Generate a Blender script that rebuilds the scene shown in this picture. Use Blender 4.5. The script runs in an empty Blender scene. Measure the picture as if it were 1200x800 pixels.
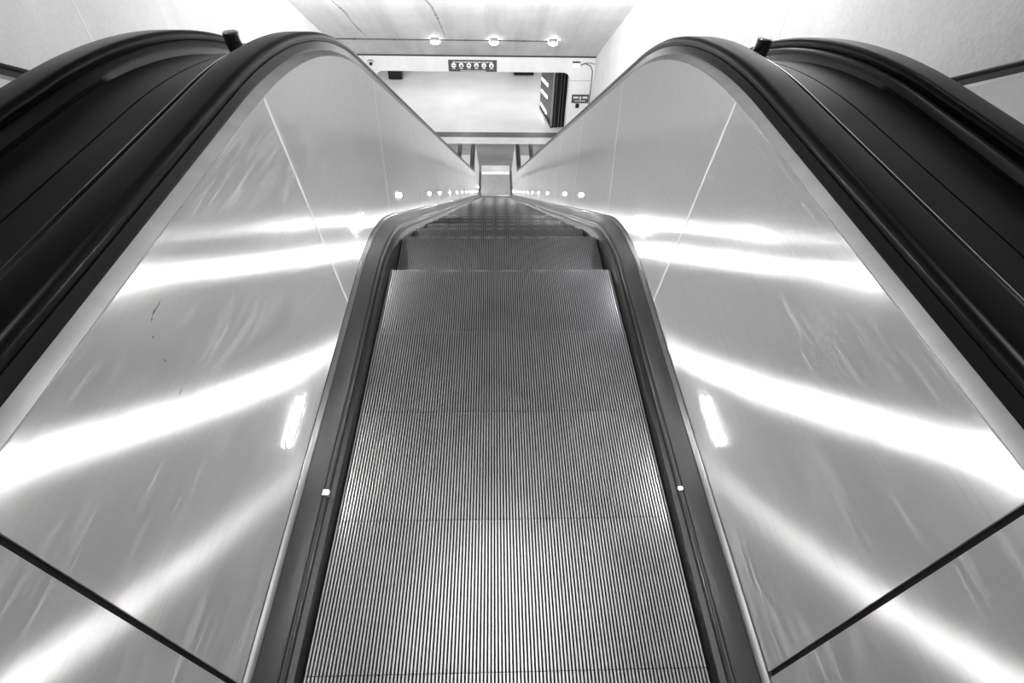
import bpy, bmesh, math, random
from mathutils import Vector, Matrix
random.seed(7)
SC = bpy.context.scene
COL = SC.collection
R = math.radians
PI = math.pi

# ------------------------------------------------------------------ layout
YS = 2.19                 # where the landing line meets the 30 degree line
K = .5837          # slope of the run, a little over 30 degrees
SL = math.atan(K)
ZF = -8.58               # lower hall floor
YC = YS - ZF / K          # foot of the incline (comb)
YW = 21.53                # end wall with the wide opening
XL, XR = -5.5, 3.784      # side walls
PITCH = 2.10              # distance between escalator centre lines
Y0 = -1.3                 # hidden upper end


def zline(y, h):
    """height of a line running h above the steps (30 degree run with rounded bends)"""
    sh = .14 * max(h - .1, 0) + min(max(h - .882, 0) * 3, .075)
    ys, yc = YS + sh, YC + sh
    ru = 1.35 + 1.75 * max(h, 0)
    t = ru * math.tan(SL / 2)
    a, b = ys - t, ys + t * math.cos(SL)
    if y <= a:
        return h
    if y < b:
        return h - (ru - math.sqrt(max(ru * ru - (y - a) ** 2, 0)))
    rl = 2.4 - 1.0 * max(h, 0)
    t = rl * math.tan(SL / 2)
    c, d = yc - t * math.cos(SL), yc + t
    if y <= c:
        return h - K * (y - ys)
    if y < d:
        return ZF + h + (rl - math.sqrt(max(rl * rl - (d - y) ** 2, 0)))
    return ZF + h


def slope(y, h):
    return math.atan2(zline(y - .01, h) - zline(y + .01, h), .02)


def stations(a, b):
    ys = [a, b]
    y = a
    while y < b:
        fine = 0.7 < y < 3.4 or 15.2 < y < 17.8
        y += .06 if fine else .45
        if y < b - .02:
            ys.append(y)
    return sorted(ys)


# ------------------------------------------------------------------ materials
def new_mat(name):
    m = bpy.data.materials.new(name)
    m.use_nodes = True
    nt = m.node_tree
    nt.nodes.clear()
    out = nt.nodes.new('ShaderNodeOutputMaterial')
    return m, nt, out


def N(nt, kind, **kw):
    n = nt.nodes.new(kind)
    for k, v in kw.items():
        if k.startswith('_'):
            setattr(n, k[1:], v)
        else:
            n.inputs[k.replace('__', ' ')].default_value = v
    return n


def grey(v):
    return (v, v, v, 1)


def noise_to(nt, target, lo, hi, scale, stretch=(1, 1, 1), detail=4, a=.35, b=.65, coord='Object'):
    tc = nt.nodes.new('ShaderNodeTexCoord')
    mp = nt.nodes.new('ShaderNodeMapping')
    mp.inputs['Scale'].default_value = stretch
    no = N(nt, 'ShaderNodeTexNoise', Scale=scale, Detail=detail)
    mr = nt.nodes.new('ShaderNodeMapRange')
    mr.inputs['From Min'].default_value = a
    mr.inputs['From Max'].default_value = b
    mr.inputs['To Min'].default_value = lo
    mr.inputs['To Max'].default_value = hi
    nt.links.new(tc.outputs[coord], mp.inputs['Vector'])
    nt.links.new(mp.outputs[0], no.inputs['Vector'])
    nt.links.new(no.outputs['Fac'], mr.inputs['Value'])
    if target is not None:
        nt.links.new(mr.outputs[0], target)
    return mr, no


def simple(name, col, rough=.5, metal=0.0, var=0.0, scale=6, stretch=(1, 1, 1), bump=0.0, spec=.5):
    m, nt, out = new_mat(name)
    p = N(nt, 'ShaderNodeBsdfPrincipled', Base__Color=grey(col), Roughness=rough, Metallic=metal)
    p.inputs['Specular IOR Level'].default_value = spec
    nt.links.new(p.outputs[0], out.inputs[0])
    if var:
        mr, no = noise_to(nt, p.inputs['Base Color'], col * (1 - var), col * (1 + var), scale, stretch)
        if bump:
            bp = N(nt, 'ShaderNodeBump', Strength=bump, Distance=.02)
            nt.links.new(no.outputs['Fac'], bp.inputs['Height'])
            nt.links.new(bp.outputs[0], p.inputs['Normal'])
    return m


def emit(name, strength):
    m, nt, out = new_mat(name)
    e = N(nt, 'ShaderNodeEmission', Color=grey(1), Strength=strength)
    nt.links.new(e.outputs[0], out.inputs[0])
    return m


def brushed(name, col, r_long, an, r_iso, mix_iso, dif):
    """brushed steel: streaky grain along the 'grain' attribute, plus a plain sheen, fine scratches"""
    m, nt, out = new_mat(name)
    at = N(nt, 'ShaderNodeAttribute', _attribute_name='grain')
    ga = N(nt, 'ShaderNodeBsdfAnisotropic', Color=grey(col), Roughness=r_long, Anisotropy=an)
    nt.links.new(at.outputs['Vector'], ga.inputs['Tangent'])
    gi = N(nt, 'ShaderNodeBsdfAnisotropic', Color=grey(col), Roughness=r_iso, Anisotropy=0)
    df = N(nt, 'ShaderNodeBsdfDiffuse', Color=grey(col * .8))
    # scratches running with the stairs (fine hairlines)
    tc = nt.nodes.new('ShaderNodeTexCoord')
    mp = nt.nodes.new('ShaderNodeMapping')
    mp.inputs['Scale'].default_value = (1, 6, 130)
    no = N(nt, 'ShaderNodeTexNoise', Scale=1.0, Detail=3)
    nt.links.new(tc.outputs['Object'], mp.inputs['Vector'])
    nt.links.new(mp.outputs[0], no.inputs['Vector'])
    mr = nt.nodes.new('ShaderNodeMapRange')
    mr.inputs['From Min'].default_value = .5
    mr.inputs['From Max'].default_value = .75
    mr.inputs['To Min'].default_value = dif
    mr.inputs['To Max'].default_value = min(1, dif + .62)
    nt.links.new(no.outputs['Fac'], mr.inputs['Value'])
    mx = nt.nodes.new('ShaderNodeMixShader')
    mx.inputs[0].default_value = mix_iso
    nt.links.new(ga.outputs[0], mx.inputs[1])
    nt.links.new(gi.outputs[0], mx.inputs[2])
    mx2 = nt.nodes.new('ShaderNodeMixShader')
    nt.links.new(mr.outputs[0], mx2.inputs[0])
    nt.links.new(mx.outputs[0], mx2.inputs[1])
    nt.links.new(df.outputs[0], mx2.inputs[2])
    nt.links.new(mx2.outputs[0], out.inputs[0])
    return m


M = {}
M['panel'] = brushed('brushed_steel', .8, .315, .81, .2, .1, .35)
M['trim'] = simple('trim_steel', .36, .45, .35, .08, 5, (1, 3, 1))
M['strip'] = simple('light_steel_strip', .15, .36, .35, .08, 8)
M['polish'] = simple('polished_steel', .85, .12, 1.0)
M['chrome'] = simple('chrome', .85, .2, 1.0)
M['rubber'] = simple('black_rubber', .003, .3, 0, spec=.17)
M['gap'] = simple('black_gap', .004, .7, 0, spec=.2)
M['darkstrip'] = simple('dark_polished_strip', .05, .3, .9)
M['deck'] = simple('dark_steel_deck', .009, .35, .3, .4, 9, (1, .35, 1), spec=.2)
M['inner'] = simple('dark_inner_deck', .04, .42, .3, .15, 14, (1, .3, 1))
M['skirt'] = simple('black_skirt', .012, .42, .2, .3, 60, (1, 1, 1), spec=.35)
M['nose'] = simple('dark_nosing', .06, .35, .6)
M['tread'] = simple('step_aluminium', .235, .36, .55, .12, 5, spec=.2)
M['groove'] = simple('step_groove', .012, .8, 0, spec=.1)
M['lampglow'] = emit('balustrade_light', 350)
M['lampdim'] = emit('balustrade_light_dim', 200)
M['lamplow'] = emit('balustrade_light_low', 40)
M['bulb'] = emit('lamp_glow', 14)
M['lampface'] = emit('lamp_face_glow', 1.1)
M['conduit'] = simple('dark_grey_conduit', .06, .5)
M['tube'] = emit('stripe_glow', 5)  # emission for the kiosk stripes
M['plate'] = simple('landing_steel', .55, .3, .85, .06, 4, (4, 1, 1))
M['mat'] = simple('dark_floor_mat', .16, .45, .1, .25, 1.2, (.5, 1.5, 1))
M['floor'] = simple('polished_floor', .72, .28, 0, .06, .8)
M['thresh'] = simple('dark_threshold', .09, .4, 0, .15, 5)
M['endsheen'] = simple('deck_end_sheen', .42, .4, .2)  # deck cover's reflection of the bright hall put into the colour
M['ledge'] = simple('pale_floor_tile', .6, .4, 0, .06, 3)
M['white'] = simple('white_enamel', .8, .4)
M['sign'] = simple('sign_grey', .075, .5, 0)
M['ink'] = simple('sign_white', .85, .5, 0)
M['black'] = simple('black_paint', .012, .35, .2)
M['glass'] = simple('dark_glass', .01, .08, 0, spec=.2)
M['alu'] = simple('grey_aluminium', .4, .35, .9)
M['scuff'] = simple('scuff', .03, .8)


def concrete(name, base, joint_axis=None, streak=False):
    m, nt, out = new_mat(name)
    p = N(nt, 'ShaderNodeBsdfPrincipled', Roughness=.6)
    tc = nt.nodes.new('ShaderNodeTexCoord')
    no = N(nt, 'ShaderNodeTexNoise', Scale=1.1, Detail=8, Roughness=.65)
    nt.links.new(tc.outputs['Object'], no.inputs['Vector'])
    mr = nt.nodes.new('ShaderNodeMapRange')
    mr.inputs['From Min'].default_value = .3
    mr.inputs['From Max'].default_value = .7
    mr.inputs['To Min'].default_value = base * .9
    mr.inputs['To Max'].default_value = base * 1.05
    nt.links.new(no.outputs['Fac'], mr.inputs['Value'])
    last = mr.outputs[0]
    # fine speckle
    n3 = N(nt, 'ShaderNodeTexNoise', Scale=26, Detail=3)
    nt.links.new(tc.outputs['Object'], n3.inputs['Vector'])
    m3 = nt.nodes.new('ShaderNodeMapRange')
    m3.inputs['From Min'].default_value = .3
    m3.inputs['From Max'].default_value = .7
    m3.inputs['To Min'].default_value = .95
    m3.inputs['To Max'].default_value = 1.03
    nt.links.new(n3.outputs['Fac'], m3.inputs['Value'])
    mu = N(nt, 'ShaderNodeMath', _operation='MULTIPLY')
    nt.links.new(last, mu.inputs[0]); nt.links.new(m3.outputs[0], mu.inputs[1])
    last = mu.outputs[0]
    if streak:      # water stains running down the slope
        mp = nt.nodes.new('ShaderNodeMapping')
        mp.inputs['Scale'].default_value = (1.5, .1, .1)
        n2 = N(nt, 'ShaderNodeTexNoise', Scale=1.0, Detail=5, Roughness=.6)
        nt.links.new(tc.outputs['Object'], mp.inputs['Vector'])
        nt.links.new(mp.outputs[0], n2.inputs['Vector'])
        m2 = nt.nodes.new('ShaderNodeMapRange')
        m2.inputs['From Min'].default_value = .42
        m2.inputs['From Max'].default_value = .7
        m2.inputs['To Min'].default_value = 1.0
        m2.inputs['To Max'].default_value = .8
        nt.links.new(n2.outputs['Fac'], m2.inputs['Value'])
        mu2 = N(nt, 'ShaderNodeMath', _operation='MULTIPLY')
        nt.links.new(last, mu2.inputs[0]); nt.links.new(m2.outputs[0], mu2.inputs[1])
        last = mu2.outputs[0]
    nt.links.new(last, p.inputs['Base Color'])
    bp = N(nt, 'ShaderNodeBump', Strength=.15, Distance=.02)
    nt.links.new(n3.outputs['Fac'], bp.inputs['Height'])
    nt.links.new(bp.outputs[0], p.inputs['Normal'])
    nt.links.new(p.outputs[0], out.inputs[0])
    return m


M['wall'] = concrete('white_concrete', .8)
M['unlitceil'] = concrete('unlit_concrete', .06)  # landing ceiling and back wall: lack of light put into the colour
M['ceil'] = concrete('stained_concrete', .78, streak=True)
M['joint'] = simple('pale_joint', .95, .6)
M['stain'] = simple('grey_stain', .4, .8, 0, .4, 6)
M['darkjoint'] = simple('dark_joint', .05, .8)


# ------------------------------------------------------------------ mesh helpers
def build(name, bm, mat, parent=None, smooth=None, fix=True):
    if fix:
        bmesh.ops.recalc_face_normals(bm, faces=bm.faces[:])
    me = bpy.data.meshes.new(name)
    bm.to_mesh(me)
    bm.free()
    for m in (mat if isinstance(mat, (list, tuple)) else [mat]):
        me.materials.append(m)
    if smooth is not None:
        me.polygons.foreach_set('use_smooth', [True] * len(me.polygons))
        me.set_sharp_from_angle(angle=R(smooth))
    o = bpy.data.objects.new(name, me)
    COL.objects.link(o)
    if parent is not None:
        o.parent = parent
    return o


def empty(name, loc=(0, 0, 0)):
    o = bpy.data.objects.new(name, None)
    o.location = loc
    COL.objects.link(o)
    return o


def tag(o, label=None, cat=None, group=None, kind=None):
    if label: o['label'] = label
    if cat: o['category'] = cat
    if group: o['group'] = group
    if kind: o['kind'] = kind
    return o


def box(bm, x0, x1, y0, y1, z0, z1, bev=0.0):
    t = bmesh.new()
    bmesh.ops.create_cube(t, size=1)
    for v in t.verts:
        v.co = Vector(((x0 + x1) / 2 + v.co.x * (x1 - x0), (y0 + y1) / 2 + v.co.y * (y1 - y0), (z0 + z1) / 2 + v.co.z * (z1 - z0)))
    if bev:
        bmesh.ops.bevel(t, geom=t.edges[:], offset=bev, segments=2, affect='EDGES')
    me = bpy.data.meshes.new('t')
    t.to_mesh(me); t.free()
    bm.from_mesh(me)
    bpy.data.meshes.remove(me)


def grid(bm, rows, closed_u=False, closed_v=False, caps=False):
    """rows: list of lists of points -> quads"""
    vs = [[bm.verts.new(p) for p in r] for r in rows]
    n, m = len(vs), len(vs[0])
    for i in range(n - (0 if closed_u else 1)):
        for j in range(m - (0 if closed_v else 1)):
            a, b = vs[i], vs[(i + 1) % n]
            bm.faces.new((a[j], a[(j + 1) % m], b[(j + 1) % m], b[j]))
    if caps and closed_v:
        bm.faces.new(vs[0][::-1]); bm.faces.new(vs[-1])
    return vs


def run(name, prof, mat, parent, a=Y0, b=19.0, smooth=40, closed=True, side=1):
    """sweep a closed (x, h) profile along the stairs"""
    bm = bmesh.new()
    grid(bm, [[(side * x, y, zline(y, h)) for x, h in prof] for y in stations(a, b)], closed_v=closed, caps=closed)
    return build(name, bm, mat, parent, smooth)


def tube(bm, pts, r, seg=12, cap=True):
    pts = [Vector(p) for p in pts]
    rows = []
    for i, p in enumerate(pts):
        t = (pts[min(i + 1, len(pts) - 1)] - pts[max(i - 1, 0)]).normalized()
        ref = Vector((0, 0, 1)) if abs(t.z) < .9 else Vector((0, 1, 0))
        u = t.cross(ref).normalized(); w = t.cross(u)
        rr = r[i] if isinstance(r, (list, tuple)) else r
        rows.append([p + u * rr * math.cos(2 * PI * k / seg) + w * rr * math.sin(2 * PI * k / seg) for k in range(seg)])
    grid(bm, rows, closed_v=True, caps=cap)


def disc_prism(bm, cx, cz, r, y0, y1, seg=24):
    tube(bm, [(cx, y0, cz), (cx, y1, cz)], r, seg)


# ------------------------------------------------------------------ escalator
GRAIN = 57
TURN = .0
TILT = R(7.2)              # the steel sides lean outward
XPB, HB, HT = .606, .102, .880
XPT = XPB + (HT - HB) * math.tan(TILT)
KS = 1.149


def top(prof):
    """profile of the handrail zone"""
    return [(x * KS, h * KS - .2284) for x, h in prof]


JB = [-1.3, .30, 1.60, 2.60, 3.83] + [5.06 + 1.2 * q for q in range(12)]
JOINTS = [(b, (b + .035 if .2 < b < 1.7 else b + .57 if b > 2 else b)) for b in JB[:-2]] + [(17.6, 17.75), (18.75, 18.75)]
LAMPS = {-1: [-.15, .955, 2.027, 2.977, 4.38, 5.18, 6.37, 7.575, 8.77, 9.98, 11.2, 12.4, 13.6, 14.8, 16.0, 17.2],
         1: [-.15, .945, 2.005, 3.567, 4.42, 5.86, 7.05, 8.25, 9.45, 10.65, 11.85, 13.05, 14.25, 15.45, 16.6]}


def panel_mesh(side, j0, j1, last):
    g = .006 if j0[0] == .30 else .0015
    g2 = .006 if j1[0] == .30 else .0015
    n = 12
    rows = []
    gv = []
    k = 10
    for i in range(n + 1):
        t = i / n
        yb = (j0[0] + g) * (1 - t) + (j1[0] - g2) * t
        yt = (j0[1] + g) * (1 - t) + (j1[1] - g2) * t
        rows.append([(yb, yt)])
    bm = bmesh.new()
    lay = bm.verts.layers.float_vector.new('grain')
    front, back = [], []
    for (yb, yt), in rows:
        fr, bk = [], []
        for q in range(k + 1):
            v = q / k
            y = yb * (1 - v) + yt * v
            h = HB * (1 - v) + HT * v
            x = XPB * (1 - v) + XPT * v
            z = zline(y, h)
            a = R(GRAIN) - slope(y, h) * TURN
            for lst, dx in ((fr, 0), (bk, .008)):
                vert = bm.verts.new((side * (x + dx), y, z))
                vert[lay] = (side * math.sin(TILT) * math.sin(a), math.cos(a), math.cos(TILT) * math.sin(a))
                lst.append(vert)
        front.append(fr); back.append(bk)
    for i in range(n):
        for q in range(k):
            bm.faces.new((front[i][q], front[i + 1][q], front[i + 1][q + 1], front[i][q + 1]))
            bm.faces.new((back[i][q + 1], back[i + 1][q + 1], back[i + 1][q], back[i][q]))
        for q in (0, k):
            bm.faces.new((front[i][q], front[i + 1][q], back[i + 1][q], back[i][q]))
    for i in (0, n):
        for q in range(k):
            bm.faces.new((front[i][q], front[i][q + 1], back[i][q + 1], back[i][q]))
    return bm


def lamp_geom(side, yc, lit):
    """slot lamp set in the panel: rounded bar lying along the run"""
    flat = yc < 1.9
    h = .12 if flat else .0
    pts = []
    L = .090
    hh = .21
    w = .0105 if lit else .014
    dx = .0035 if lit else .0018
    n = 10
    outline = []
    for e in (1, -1):
        for q in range(n + 1):
            a = -PI / 2 + PI * q / n
            outline.append((e * (L - w + (0 if lit else .004) + w * math.cos(a)), e * w * math.sin(a)))
    bm = bmesh.new()
    rows = []
    for d in (0, dx):
        r = []
        for s, t in outline:
            sl = slope(yc, .2)
            y = yc + s * math.cos(sl) + t * math.sin(sl)
            z = zline(yc, hh) - s * math.sin(sl) + t * math.cos(sl)
            x = XPB + (z - zline(y, HB)) * math.tan(TILT) - d
            r.append((side * x, y, z))
        rows.append(r)
    grid(bm, rows, closed_v=True, caps=True)
    return bm


def step_mesh():
    """one step: ribbed tread with a real comb profile, ribbed riser, body"""
    n = 109
    w = 1.0
    p = w / n
    prof = []
    for i in range(n):
        x = -w / 2 + i * p
        a = p * .5
        prof += [(x + p * .22 + .0004, 0), (x + p * .78 - .0004, 0), (x + p * .78, -.011), (x + p * 1.22, -.011)]
    prof = prof[:-1]
    bm = bmesh.new()
    d = .398
    y0, y1 = -d, 0.0
    r0 = [bm.verts.new((x, y0, z)) for x, z in prof]
    r1 = [bm.verts.new((x, y1, z)) for x, z in prof]
    for i in range(len(prof) - 1):
        f = bm.faces.new((r0[i], r0[i + 1], r1[i + 1], r1[i]))
        if i % 4 == 2:
            f.material_index = 1
    # riser and under body
    box(bm, -w / 2, w / 2, y0, y1 - .004, -.05, -.0115)
    box(bm, -w / 2, w / 2, y1 - .03, y1 - .004, -.27, -.05)
    return bm


HR = .70 * KS       # handrail centre


def handrail_path():
    h = .912
    pts = []
    y = Y0
    ys = stations(Y0, 18.95)
    for y in ys:
        pts.append((y, zline(y, h)))
    zc = ZF + h
    rr = .2
    for i in range(1, 13):
        a = PI / 2 - PI * i / 12
        pts.append((18.95 + rr * math.cos(a), zc - rr + rr * math.sin(a)))
    pts.append((18.6, zc - 2 * rr))
    return pts


def handrail_mesh(side):
    pts = handrail_path()
    prof = []
    # flattened C section, (x, n): rounded shoulders
    hw, th, r = .053, .035, .02
    for cx, cn, a0 in ((hw - r, th - r, 0), (-(hw - r), th - r, 90), (-(hw - .01), .006, 180), (hw - .01, .006, 270)):
        rr = r if cn > .01 else .008
        for q in range(7):
            a = R(a0 + 90 * q / 6)
            prof.append((cx + rr * math.cos(a), cn + rr * math.sin(a)))
    bm = bmesh.new()
    rows = []
    for i, (y, z) in enumerate(pts):
        ya, za = pts[max(i - 1, 0)]
        yb, zb = pts[min(i + 1, len(pts) - 1)]
        l = math.hypot(yb - ya, zb - za)
        ny, nz = -(zb - za) / l, (yb - ya) / l
        rows.append([(side * (HR + x), y + ny * n, z + nz * n) for x, n in prof])
    grid(bm, rows, closed_v=True, caps=True)
    return bm


def make_escalator():
    root = empty('escalator', (0, 0, 0))
    sm = step_mesh()
    st = build('step', sm, [M['tread'], M['groove']], root)
    i = 0
    y = -.86
    first = True
    while y < YC + .05:
        o = st if first else st.copy()
        if not first:
            COL.objects.link(o)
        first = False
        o.location = (0, y, zline(y, 0))
        y += .4
    for s in (-1, 1):
        run('skirt_panel', [(.504, -.33), (.504, .018), (.512, .03), (.527, .034), (.527, -.33)], M['skirt'], root, b=YC + .1, side=s)
        run('deck_nosing', [(.528, .028), (.529, .043), (.533, .048), (.5385, .05), (.5385, .028)], M['nose'], root, b=18.6, side=s)
        run('inner_deck', [(.5395, .0), (.5395, .047), (.545, .056), (.586, .090), (.586, .0)], M['inner'], root, b=18.6, side=s)
        run('deck_strip', [(.5875, .05), (.5875, .093), (.590, .0955), (.604, .0985), (.605, .05)], M['strip'], root, b=18.6, side=s)
        for q in range(len(JOINTS) - 1):
            pn = build('balustrade_panel', panel_mesh(s, JOINTS[q], JOINTS[q + 1], False), M['panel'], root, 40)
            for yl in LAMPS[s]:
                if JOINTS[q][0] <= yl < JOINTS[q + 1][0]:
                    build('lamp_rim', lamp_geom(s, yl, False), M['strip'], pn)
                    build('lamp_lens', lamp_geom(s, yl, True), M['lampglow'] if yl > 0 else M['lampdim'], pn)
        for (jb, jt) in JOINTS[1:-1]:
            dark = jb == .30
            bm = bmesh.new()
            rows = []
            w = .006 if jb < 2 else .004
            for v in [q / 8 for q in range(9)]:
                y = jb * (1 - v) + jt * v
                h = (HB + .004) * (1 - v) + (HT - .004) * v
                x = XPB * (1 - v) + XPT * v
                rows.append([(s * (x + dx), y + dy, zline(y + dy, h)) for dx, dy in
                             ([(.004, -w), (.004, w), (.02, w), (.02, -w)] if dark else [(-.001, -w), (-.001, w), (.006, w), (.006, -w)])])
            grid(bm, rows, closed_v=True, caps=True)
            build('joint_strip', bm, M['gap'] if dark else M['joint'], root)
        # backing that closes the cavity behind the panels
        run('balustrade_core', [(.73, .1), (.73, .862), (.88, .862), (.88, .1)], M['gap'], root, b=18.85, side=s)
        run('panel_trim', [(XPT + .002, .874), (XPT + .002, .8815), (.7355, .893), (.7375, .893), (.7375, .868), (.72, .868)], M['trim'], root, b=18.95, side=s)
        run('handrail_guide', [(.739, .80), (.739, .893), (.741, .8955), (.752, .912), (.856, .912), (.868, .906), (.881, .893), (.881, .80)], M['darkstrip'], root, b=18.95, side=s)
        build('handrail', handrail_mesh(s), M['rubber'], root, 50)
        # newel end
        bm = bmesh.new()
        pr = []
        for q in range(17):
            a = PI / 2 - PI * q / 16
            pr.append((18.86 + .19 * math.cos(a), ZF + .72 + .19 * math.sin(a)))
        pr += [(18.86, ZF + .02), (18.76, ZF + .02), (18.76, ZF + .91)]
        a = [bm.verts.new((s * .765, y, z)) for y, z in pr]
        b = [bm.verts.new((s * .845, y, z)) for y, z in pr]
        bm.faces.new(a); bm.faces.new(b[::-1])
        for q in range(len(pr)):
            bm.faces.new((a[q], a[(q + 1) % len(pr)], b[(q + 1) % len(pr)], b[q]))
        build('newel_panel', bm, M['trim'], root, 40)
        # small pale clip on the skirt edge
        bm = bmesh.new()
        box(bm, s * .526, s * .541, .800, .813, .046, .054, .002)
        c = build('skirt_clip', bm, M['white'], root)
    # comb and landing plates
    bm = bmesh.new()
    box(bm, -.5, .5, YC - .03, YC + .14, ZF - .02, ZF + .004)
    for q in range(54):
        x = -.49 + q * .0185
        box(bm, x, x + .006, YC - .09, YC - .03, ZF - .012, ZF + .0025)
    build('comb_plate', bm, M['polish'], root)
    bm = bmesh.new()
    box(bm, -.535, .535, YC + .141, 18.49, ZF - .03, ZF + .004)
    build('landing_plate', bm, M['plate'], root)
    bm = bmesh.new()
    box(bm, -.535, .535, 18.491, 18.66, ZF - .03, ZF + .006, .002)
    build('plate_edge', bm, M['joint'], root)
    bm = bmesh.new()
    for q in range(3):
        box(bm, -.535, .535, 18.665 + q * .17, 18.825 + q * .17, ZF - .03, ZF + .004, .002)
    build('threshold_plate', bm, M['ledge'], root)
    return root


def seat(bm):
    """let the foot of a bollard follow the sloping cover"""
    for v in bm.verts:
        if v.co.z < .01:
            v.co.z += zline(2.05 + v.co.y, .884) - zline(2.05, .884) + .0015


def kids(o):
    return [c for c in COL.objects if c.parent == o]


esc = make_escalator()
tag(esc, 'centre escalator looked straight down, ribbed dark steps between brushed steel sides', 'escalator', 'row of three escalators')
children = kids(esc)
sub = {c: kids(c) for c in children}
for xo, lab in ((-PITCH, 'escalator on the left, its black handrail arching beyond the dark deck cover'),
                (PITCH, 'escalator on the right, its black handrail arching beyond the dark deck cover')):
    c = esc.copy(); COL.objects.link(c); c.location = (xo, 0, 0)
    tag(c, lab, 'escalator', 'row of three escalators')
    for ch in children:
        d = ch.copy(); COL.objects.link(d); d.parent = c
        for g in sub[ch]:
            e = g.copy(); COL.objects.link(e); e.parent = d
            if e.name.startswith('lamp_lens'):      # outer lenses dimmed so their glow leaves no band on the walls
                e.material_slots[0].link = 'OBJECT'
                e.material_slots[0].material = M['lamplow']

# scuff marks on the near left panel
SCUFFS = [(0.8251, 0.8008, -0.0317, -0.0032, 0.002), (0.802, 0.8011, -0.0204, -0.0039, 0.003), (0.7802, 0.7962, -0.0084, -0.0035, 0.002), (0.7518, 0.7752, -0.002, -0.0099, 0.0015), (0.7373, 0.7245, -0.0054, -0.0248, 0.002), (0.722, 0.6491, -0.0162, -0.0023, 0.0012)]
left_panel = [c for c in children if c.name.startswith('balustrade_panel') and min(v.co.x for v in c.data.vertices) < 0
              and .2 < min(v.co.y for v in c.data.vertices) < .5][0]
bm = bmesh.new()
for (y, z, dy, dz, w) in SCUFFS:
    x = -(XPB + (z - HB) * math.tan(TILT)) + .0006
    p = [(x, y, z), (x, y + dy * .5 - w, z + dz * .5 + w * .3), (x, y + dy, z + dz), (x, y + dy * .5 + w, z + dz * .5 - w * .3)]
    q = [(a + .0004, b, c) for a, b, c in p]
    grid(bm, [p, q], closed_v=True, caps=True)
sc = build('scuff_mark', bm, M['scuff'], left_panel)
sc['label'] = 'dark scuff marks on the brushed steel'

# ------------------------------------------------------------------ deck covers between the escalators, bollards
for s, side in ((-1, 'left'), (1, 'right')):
    root = empty('deck_cover')
    tag(root, f'dark sloping deck cover between the centre and {side} escalators', 'deck cover', 'deck covers between handrails')
    run('cover_sheet', top([(.7725, .93), (.7725, .966), (.905, .968), (.905, .93)]), M['deck'], root, b=17.0, side=s)
    run('cover_sheet', top([(.910, .93), (.910, .968), (1.0575, .966), (1.0575, .93)]), M['deck'], root, b=17.0, side=s)
    run('edge_strip', top([(.7685, .95), (.7685, 1.006), (.7715, 1.006), (.7715, .95)]), M['polish'], root, b=18.98, side=s)
    run('seam_filler', top([(.9055, .93), (.9055, .961), (.9095, .961), (.9095, .93)]), M['gap'], root, b=18.98, side=s)
    run('cladding_core', top([(.7725, .3), (.7725, .925), (1.0575, .925), (1.0575, .3)]), M['trim'], root, b=19.0, side=s)
    for nm, ya, yb, mt in (('end_sheen_sheet', 17.003, 18.25, 'endsheen'), ('end_sheen_cap', 18.253, 19.0, 'mat')):  # cover ends made paler, hall reflection put into their colour
        run(nm, top([(.7725, .93), (.7725, .966), (.905, .968), (1.0575, .966), (1.0575, .93)]), M[mt], root, a=ya, b=yb, side=s)
    # bollard standing on the cover near the crest
    b = empty('bollard', (s * .922, 2.05, zline(2.05, .884)))
    tag(b, f'short chrome bollard standing on the {side} deck cover at the crest', 'bollard', 'chrome bollards on the deck covers')
    bm = bmesh.new()
    tube(bm, [(-s * .008, 0, .001), (-s * .008, 0, .02), (-s * .006, 0, .04), (-s * .003, 0, .055), (0, 0, .066), (0, 0, .09), (0, 0, .093), (0, 0, .0945)],
         [.026] * 7 + [.0235], 28)
    seat(bm)
    build('post', bm, M['chrome'], b, 40)
    bm = bmesh.new()
    tube(bm, [(-s * .006, 0, .0015), (-s * .006, 0, .006)], .031, 28)
    seat(bm)
    build('flange', bm, M['trim'], b, 40)

# ------------------------------------------------------------------ the setting
NC = Vector((0, .5, .8660254))
CP = Vector((0, YW, -5.44))


def zc(y):
    return CP.z + K * (YW - y)


YT = 5.9
ZT = zc(YT)


def structure(name, bm, mat, **kw):
    o = build(name, bm, mat, **kw)
    o['kind'] = 'structure'
    return o


def quadbox(name, pts, thick, mat):
    """slab from a polygon pushed along a direction"""
    bm = bmesh.new()
    a = [bm.verts.new(p) for p in pts]
    b = [bm.verts.new(Vector(p) + Vector(thick)) for p in pts]
    bm.faces.new(a); bm.faces.new(b[::-1])
    for q in range(len(pts)):
        bm.faces.new((a[q], a[(q + 1) % len(pts)], b[(q + 1) % len(pts)], b[q]))
    return structure(name, bm, mat)


YB = -6.0
YF = 29.2
prof = [(YB, ZF - .3), (YB, ZT), (YT, ZT), (YW, CP.z), (YW, ZF - .3)]
quadbox('wall_left', [(XL, y, z) for y, z in prof], (-.3, 0, 0), M['wall'])
quadbox('wall_right', [(XR, y, z) for y, z in prof], (.3, 0, 0), M['wall'])
quadbox('ceiling', [(XL - .3, YT, ZT), (XR + .3, YT, ZT), (XR + .3, YW, CP.z), (XL - .3, YW, CP.z)], (0, 0, .3), M['ceil'])
quadbox('ceiling_1', [(XL - .3, YB - .3, ZT), (XR + .3, YB - .3, ZT), (XR + .3, YT, ZT), (XL - .3, YT, ZT)], (0, 0, .3), M['unlitceil'])
quadbox('wall_back', [(XL - .3, YB, -.3), (XR + .3, YB, -.3), (XR + .3, YB, ZT), (XL - .3, YB, ZT)], (0, -.3, 0), M['unlitceil'])
quadbox('floor_1', [(XL, YB, 0), (XR, YB, 0), (XR, Y0 - .02, 0), (XL, Y0 - .02, 0)], (0, 0, -.3), M['ledge'])
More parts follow.
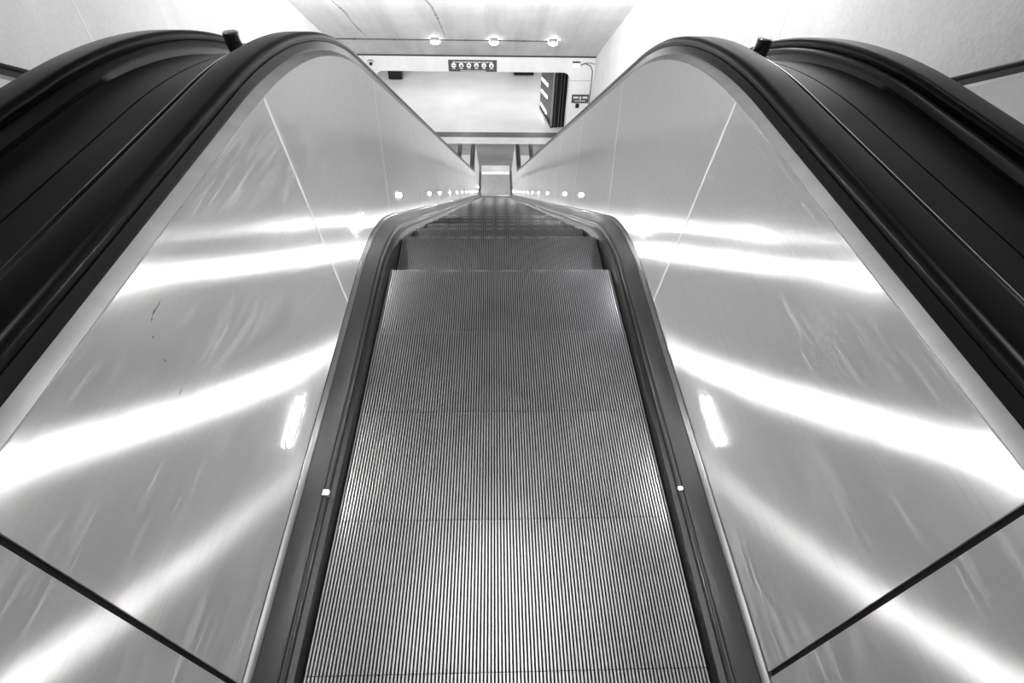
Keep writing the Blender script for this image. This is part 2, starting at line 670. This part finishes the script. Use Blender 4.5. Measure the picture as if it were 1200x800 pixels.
# wall joints (shallow pale battens)
for i, y in enumerate((8.19, 10.23, 12.2, 14.25)):
    bm = bmesh.new(); box(bm, XL, XL + .004, y - .012, y + .012, zline(y, 1), zc(y) - .02)
    structure(f'trim_{i+1}', bm, M['joint'])
for i, y in enumerate((7.86, 9.9, 11.9)):
    bm = bmesh.new(); box(bm, XR - .004, XR, y - .012, y + .012, zline(y, 1), zc(y) - .02)
    structure(f'trim_{i+5}', bm, M['joint'])
# sloping cladding from the outer escalators to the walls
for nme, x0, x1 in (('trim_8', XL, -(PITCH + .885)), ('trim_9', PITCH + .885, XR)):
    bm = bmesh.new()
    grid(bm, [[(x, y, zline(y, h)) for x, h in ((x0, .4), (x0, .8), (x1, .8), (x1, .4))] for y in stations(Y0, 18.9)], closed_v=True, caps=True)
    structure(nme, bm, M['trim'])

# dark water stains along two seams of the sloping ceiling
for nme, pts in (('trim_12', [(-4.32, 16.48, .01), (-4.28, 16.83, .03), (-4.225, 17.33, .045), (-4.257, 18.085, .03), (-4.242, 18.85, .035), (-4.174, 19.5, .008)]),
                 ('trim_13', [(-1.85, 15.9, .03), (-1.82, 16.39, .04), (-1.723, 16.86, .03), (-1.668, 17.776, .035), (-1.641, 18.67, .02), (-1.6, 19.4, .006)])):
    bm = bmesh.new()
    grid(bm, [[(x - w, y, zc(y) - .002), (x + w, y, zc(y) - .002), (x + w, y, zc(y) - .0005), (x - w, y, zc(y) - .0005)] for x, y, w in pts], closed_v=True, caps=True)
    structure(nme, bm, M['stain'])

# end wall with a wide opening, rounded top corners
OX0, OX1, OZ = -4.50, 2.86, -6.02
bm = bmesh.new()
rad = .26
inner = [(OX0, ZF - .3)]
for q in range(9):
    a = PI - (PI / 2) * q / 8
    inner.append((OX0 + rad + rad * math.cos(a), OZ - rad + rad * math.sin(a)))
for q in range(9):
    a = PI / 2 - (PI / 2) * q / 8
    inner.append((OX1 - rad + rad * math.cos(a), OZ - rad + rad * math.sin(a)))
inner.append((OX1, ZF - .3))
top = CP.z + .1
outer = []
for i, (x, z) in enumerate(inner):
    if i == 0: outer.append((XL - .3, ZF - .3))
    elif i == 1: outer.append((XL - .3, top))
    elif i == len(inner) - 2: outer.append((XR + .3, top))
    elif i == len(inner) - 1: outer.append((XR + .3, ZF - .3))
    else: outer.append((x, top))
grid(bm, [[(x, YW, z) for x, z in inner], [(x, YW, z) for x, z in outer],
          [(x, YW + .45, z) for x, z in outer], [(x, YW + .45, z) for x, z in inner]], closed_u=True)
structure('wall_end', bm, M['wall'])
bm = bmesh.new(); box(bm, XL, XR, YW - .012, YW - .0005, CP.z - .05, CP.z + .0)
structure('trim_10', bm, M['darkjoint'])
bm = bmesh.new(); box(bm, OX1 + .02, XR - .12, YW - .004, YW - .0005, -6.318, -6.302)
structure('trim_11', bm, M['alu'])

# lower hall floor in bands, platform beyond
quadbox('floor_2', [(XL, 15.5, ZF - .005), (XR, 15.5, ZF - .005), (XR, 20.96, ZF - .005), (XL, 20.96, ZF - .005)], (0, 0, -.3), M['mat'])
quadbox('floor_3', [(XL, 20.96, ZF), (XR, 20.96, ZF), (XR, YW, ZF), (XL, YW, ZF)], (0, 0, -.3), M['ledge'])
quadbox('floor_4', [(XL, YW, ZF), (XR, YW, ZF), (XR, YW + .47, ZF), (XL, YW + .47, ZF)], (0, 0, -.3), M['thresh'])
quadbox('floor', [(-9, YW + .47, ZF), (9, YW + .47, ZF), (9, YF, ZF), (-9, YF, ZF)], (0, 0, -.3), M['floor'])
quadbox('wall_far', [(-9, YF, ZF - .3), (9, YF, ZF - .3), (9, YF, -5.2), (-9, YF, -5.2)], (0, .3, 0), M['wall'])
quadbox('ceiling_2', [(-9, YW + .3, -5.3), (9, YW + .3, -5.3), (9, YF, -5.3), (-9, YF, -5.3)], (0, 0, .3), M['wall'])
quadbox('wall_west', [(-9, YW + .3, ZF - .3), (-9, YF, ZF - .3), (-9, YF, -5.2), (-9, YW + .3, -5.2)], (-.3, 0, 0), M['wall'])
quadbox('wall_east', [(9, YW + .3, ZF - .3), (9, YF, ZF - .3), (9, YF, -5.2), (9, YW + .3, -5.2)], (.3, 0, 0), M['wall'])

# ------------------------------------------------------------------ things in the lower hall
# conduit with three ceiling lamps
yk = 19.55
zk = zc(yk)
bm = bmesh.new()
tube(bm, [(XL + .01, yk, zc(yk) - .06), (2.15, yk, zc(yk) - .06)], .017, 10)
for x in (-4.6, -3.3, -.95, .95):
    box(bm, x - .03, x + .03, yk - .012, yk + .012, zk - .08, zk - .04)
tag(build('conduit', bm, M['conduit'], None, 40), 'thin grey conduit across the ceiling linking the three round lamps', 'conduit')
for x, lab in ((-1.97, 'round glowing ceiling lamp leftmost of three on the conduit'), (-.03, 'round glowing ceiling lamp in the middle of the conduit'),
               (1.93, 'round glowing ceiling lamp at the right end of the conduit')):
    r = empty('ceiling_lamp', (x, yk + .02, zk))
    tag(r, lab, 'lamp', 'ceiling lamps on the conduit')
    bm = bmesh.new(); box(bm, -.13, .13, -.09, .09, -.085, .0, .012)
    build('lamp_base', bm, M['alu'], r)
    bm = bmesh.new()
    tube(bm, [(0, 0, -.086), (0, 0, -.11), (0, 0, -.145), (0, 0, -.17), (0, 0, -.185), (0, 0, -.19)], [.15, .16, .15, .12, .07, .02], 24)
    build('lamp_dome', bm, M['bulb'], r, 60)

# prohibition sign over the opening
sx0, sx1, sz0, sz1 = -1.74, .07, -6.005, -5.60
r = empty('prohibition_sign', ((sx0 + sx1) / 2, YW, (sz0 + sz1) / 2))
tag(r, 'dark grey sign with six white round pictograms above the opening', 'sign')
W, H = sx1 - sx0, sz1 - sz0
bm = bmesh.new(); box(bm, -W / 2, W / 2, -.045, -.001, -H / 2, H / 2, .012)
build('sign_board', bm, M['sign'], r)
bm = bmesh.new()
x = -W / 2 + .17
while x < W / 2 - .2:
    l = random.uniform(.05, .15)
    box(bm, x, x + l, -.048, -.0445, H / 2 - .085, H / 2 - .055)
    x += l + .025
build('heading', bm, M['ink'], r)['label'] = 'fine white line of writing'
bm = bmesh.new(); box(bm, -W / 2 + .45, W / 2 - .42, -.048, -.0445, -H / 2 + .022, -H / 2 + .04)
build('underline', bm, M['ink'], r)
for i in range(6):
    cx = -W / 2 + .2 + i * .282
    bm = bmesh.new(); disc_prism(bm, cx, .02, .088, -.0495, -.0445)
    pg = build('pictogram', bm, M['ink'], r)
    bm = bmesh.new()
    y0, y1 = -.053, -.0498
    if i == 0:
        box(bm, cx - .055, cx + .055, y0, y1, .006, .028)
    elif i == 1:
        tube(bm, [(cx, y0, .005), (cx, y1, .005)], .036, 16); box(bm, cx - .02, cx + .02, y0, y1, -.055, .0)
    elif i == 2:
        p = [(cx - .05, .045), (cx + .05, .045), (cx + .02, -.005), (cx - .02, -.005)]
        grid(bm, [[(u, y0, w) for u, w in p], [(u, y1, w) for u, w in p]], closed_v=True, caps=True)
    elif i == 3:
        p = [(cx + .05 * math.cos(PI * q / 8), -.035 + .06 * math.sin(PI * q / 8)) for q in range(9)]
        grid(bm, [[(u, y0, w) for u, w in p], [(u, y1, w) for u, w in p]], closed_v=True, caps=True)
    elif i == 4:
        p = [(cx - .045, .05), (cx + .01, .035), (cx + .02, -.01), (cx - .035, -.045), (cx - .01, .0)]
        grid(bm, [[(u, y0, w) for u, w in p], [(u, y1, w) for u, w in p]], closed_v=True, caps=True)
    else:
        p = [(cx, .06), (cx + .032, 0), (cx + .018, -.04), (cx - .018, -.04), (cx - .032, 0)]
        grid(bm, [[(u, y0, w) for u, w in p], [(u, y1, w) for u, w in p]], closed_v=True, caps=True)
    build('symbol', bm, M['sign'], pg)
    bm = bmesh.new(); box(bm, cx - .06, cx + .06, -.048, -.0445, -.105, -.088)
    build('caption', bm, M['ink'], r)

# direction sign on the right pier
r = empty('direction_sign', (3.345, YW, -6.985))
tag(r, 'small dark sign with white lettering and arrow on the right pier', 'sign')
bm = bmesh.new(); box(bm, -.335, .335, -.03, -.001, -.165, .165, .006)
build('sign_board', bm, M['sign'], r)
bm = bmesh.new()
for x0, l in ((-.27, .06), (-.2, .07), (-.12, .04), (.09, .05), (.15, .07), (.23, .05)):
    box(bm, x0, x0 + l, -.033, -.0295, .02, .09)
for x0, l in ((-.2, .1), (-.08, .14), (.08, .12)):
    box(bm, x0, x0 + l, -.033, -.0295, -.09, -.06)
build('lettering', bm, M['ink'], r)
bm = bmesh.new()
p = [(0, .12), (.045, .05), (.018, .05), (.018, -.02), (-.018, -.02), (-.018, .05), (-.045, .05)]
grid(bm, [[(u, -.033, w) for u, w in p], [(u, -.0295, w) for u, w in p]], closed_v=True, caps=True)
bmesh.ops.triangulate(bm, faces=[f for f in bm.faces if len(f.verts) > 4])
build('arrow', bm, M['ink'], r)
bm = bmesh.new(); box(bm, 3.185, 3.325, YW - .06, YW - .001, -7.33, -7.17, .01)
tag(build('call_box', bm, M['black']), 'small dark box below the direction sign on the pier', 'call box')

# emergency lamp with cable on the right pier
r = empty('wall_lamp', (3.07, YW, -5.72))
tag(r, 'white square wall lamp with a dark cap on the right pier', 'lamp')
bm = bmesh.new(); box(bm, -.13, .13, -.12, -.001, -.10, .075, .015)
build('lamp_box', bm, M['lampface'], r)
bm = bmesh.new(); box(bm, -.16, .13, -.14, -.001, .08, .105, .006)
build('cap', bm, M['conduit'], r)
bm = bmesh.new()
tube(bm, [(3.21, YW - .03, -5.735), (3.3, YW - .03, -5.72), (3.36, YW - .03, -5.68), (3.42, YW - .03, -5.675), (3.48, YW - .03, -5.72),
          (3.56, YW - .03, -5.74), (3.62, YW - .03, -5.80), (3.70, YW - .03, -5.95), (3.71, YW - .03, -6.5), (3.71, YW - .03, -8.4)], .016, 8)
tube(bm, [(3.36, YW - .035, -5.70), (3.46, YW - .035, -5.66), (3.62, YW - .035, -5.665), (3.76, YW - .035, -5.70)], .011, 8)
tag(build('cable', bm, M['conduit'], None, 40), 'grey cable looping from the white wall lamp down the pier', 'cable')

# small dome camera on the lintel, left
r = empty('dome_camera', (-4.62, YW, -5.77))
tag(r, 'tiny dark dome camera under a thin hood left on the lintel', 'camera')
bm = bmesh.new(); tube(bm, [(0, -.001, 0), (0, -.05, 0), (0, -.075, 0), (0, -.085, 0)], [.06, .06, .045, .015], 16)
build('dome', bm, M['black'], r, 50)
bm = bmesh.new()
pa = [(.14 * math.cos(PI * (.15 + .7 * q / 8)), .02 + .12 * math.sin(PI * (.15 + .7 * q / 8))) for q in range(9)]
grid(bm, [[(x, -.001, z), (x, -.1, z), (x, -.1, z + .012), (x, -.001, z + .012)] for x, z in pa], closed_v=True, caps=True)
build('hood', bm, M['alu'], r, 50)

# dark glazed kiosk right behind the opening
r = empty('kiosk', (2.36, 22.42, ZF))
tag(r, 'dark glazed kiosk with slanting bright stripes behind the opening', 'kiosk')
ang = math.atan2(2.012 - 2.36, 24.5 - 22.42)
KH = 2.9
# side face runs from (0,0) to (-.35, 2.08)
dirv = Vector((2.012 - 2.36, 24.5 - 22.42, 0)); Ls = dirv.length; dirv.normalize()
nrm = Vector((-dirv.y, dirv.x, 0))      # pointing left, to the floor


def kpt(s, n, z):
    p = dirv * s + nrm * n
    return (p.x, p.y, z)


def kbox(bm, s0, s1, n0, n1, z0, z1):
    p = [kpt(s0, n0, z0), kpt(s1, n0, z0), kpt(s1, n1, z0), kpt(s0, n1, z0)]
    q = [(a, b, z1) for a, b, c in p]
    grid(bm, [p, q], closed_v=True, caps=True)


bm = bmesh.new(); kbox(bm, .03, Ls - .03, -1.6, -.03, .0, KH)
build('body', bm, M['black'], r)
bm = bmesh.new(); kbox(bm, .12, Ls - .06, -.03, -.012, .3, KH - .1)
gp = build('side_glass', bm, M['glass'], r)
for s0 in (0, Ls - .05):
    bm = bmesh.new(); kbox(bm, s0, s0 + (.09 if s0 == 0 else .05), -.05, .0, 0, KH)
    build('corner_post', bm, M['alu'], r)
bm = bmesh.new(); kbox(bm, .0, Ls, -.05, .004, 0, .1)
build('plinth', bm, M['black'], r)
for z0, z1 in ((1.25, 1.36), (.76, .87), (.19, .21)):
    bm = bmesh.new()
    w = .11
    p = [kpt(.9, .0, z1), kpt(Ls - .12, .0, z0), kpt(Ls - .12, .0, z0 + w), kpt(.9, .0, z1 + w)]
    q = [Vector(a) - nrm * .012 for a in p]
    grid(bm, [p, [tuple(v) for v in q]], closed_v=True, caps=True)
    build('bright_stripe', bm, M['tube'], r)  # emissive slanting stripe on the side face
bm = bmesh.new()
for xx in (.12, .3, .42):
    box(bm, xx, xx + .014, -.02, .03, .02, KH)
build('front_rib', bm, M['alu'], r)

# two dark cabinets at the far wall
for x0, x1, lab, hh in ((-5.17, -4.52, 'dark square cabinet at the far left beyond the opening', 1.9),
                        (.95, 1.95, 'long low dark cabinet at the far right beyond the opening', 1.0)):
    r = empty('cabinet', ((x0 + x1) / 2, 27.9 if x0 < 0 else 28.6, ZF))
    tag(r, lab, 'cabinet', 'dark cabinets at the far wall')
    w = (x1 - x0) / 2
    bm = bmesh.new(); box(bm, -w, w, -.28, .28, .05, hh, .01)
    build('cabinet_body', bm, M['black'], r)
    for s in (-1, 1):
        bm = bmesh.new(); box(bm, min(s * .01, s * (w - .03)), max(s * .01, s * (w - .03)), -.295, -.281, .09, hh - .05, .004)
        build('door', bm, M['black'], r)

# ------------------------------------------------------------------ light
def area(loc, size, power, rot=(0, 0, 0), sy=None):
    l = bpy.data.lights.new('unseen_light', 'AREA')
    l.energy = power
    l.size = size
    if sy:
        l.shape = 'RECTANGLE'; l.size_y = sy
    o = bpy.data.objects.new('unseen_light', l)
    o.location = loc; o.rotation_euler = rot
    COL.objects.link(o)
    return o


def point(loc, power, rad=.25):
    l = bpy.data.lights.new('hall_light', 'POINT')
    l.energy = power; l.shadow_soft_size = rad
    o = bpy.data.objects.new('hall_light', l)
    o.location = loc
    COL.objects.link(o)
    return o


def aim(loc, target, size, power, sy=None):
    o = area(loc, size, power, sy=sy)
    o.rotation_euler = (Vector(target) - Vector(loc)).to_track_quat('-Z', 'Y').to_euler()
    return o


# unseen uplights added to brighten the sloping ceiling
for x in (-3.6, -.8, 2.0):
    aim((x, 13.2, zc(13.2) - 1.3), (x * .9, 19.0, zc(19.0)), .6, 165)
# wall washers added out of view to brighten the side walls of the shaft
for y in (4.5, 8.0, 11.2, 14.0):
    aim((-3.4, y, zc(y) - .5), (XL, y, zc(y) - 3.2), 1.2, 42)
    aim((1.8, y, zc(y) - .5), (XR, y, zc(y) - 3.2), 1.2, 125 if y < 9 else 55)
aim((0, 1.5, ZT - .2), (0, 1.0, 0), 1.2, 17).data.spread = R(72)  # unseen downlight added to brighten the near steps
for x in (-5, -1.5, 2, 5.5):  # unseen lights over the platform floor
    area((x, 25.5, -5.4), .5, 58, sy=3.0)

w = bpy.data.worlds.new('world')
SC.world = w
w.use_nodes = True
w.node_tree.nodes['Background'].inputs[0].default_value = (.5, .5, .5, 1)
w.node_tree.nodes['Background'].inputs[1].default_value = .1

# ------------------------------------------------------------------ camera
f, th, yaw, roll, cx, H = 631.23, .8005, .0437, .0263, -.0259, 1.5279
ct, st = math.cos(th), math.sin(th)
cyw, syw = math.cos(yaw), math.sin(yaw)
fwd = Vector((syw * ct, cyw * ct, -st))
right = Vector((cyw, -syw, 0))
up = right.cross(fwd)
r2 = right * math.cos(roll) + up * math.sin(roll)
u2 = up * math.cos(roll) - right * math.sin(roll)
cam = bpy.data.cameras.new('camera')
co = bpy.data.objects.new('camera', cam)
COL.objects.link(co)
cam.sensor_width = 36
cam.lens = f * 36 / 1200
cam.clip_start = .02
mat = Matrix((r2, u2, -fwd)).transposed().to_4x4()
mat.translation = Vector((cx, 0, H))
co.matrix_world = mat
SC.camera = co

SC.view_settings.view_transform = 'Standard'
SC.view_settings.look = 'None'
SC.view_settings.gamma = 1
SC.view_settings.use_curve_mapping = False
SC.view_settings.exposure = 0.18
SC.cycles.use_denoising = True
SC.cycles.max_bounces = 10
SC.cycles.glossy_bounces = 6
SC.cycles.diffuse_bounces = 4
SC.cycles.caustics_reflective = True
SC.cycles.sample_clamp_indirect = 8
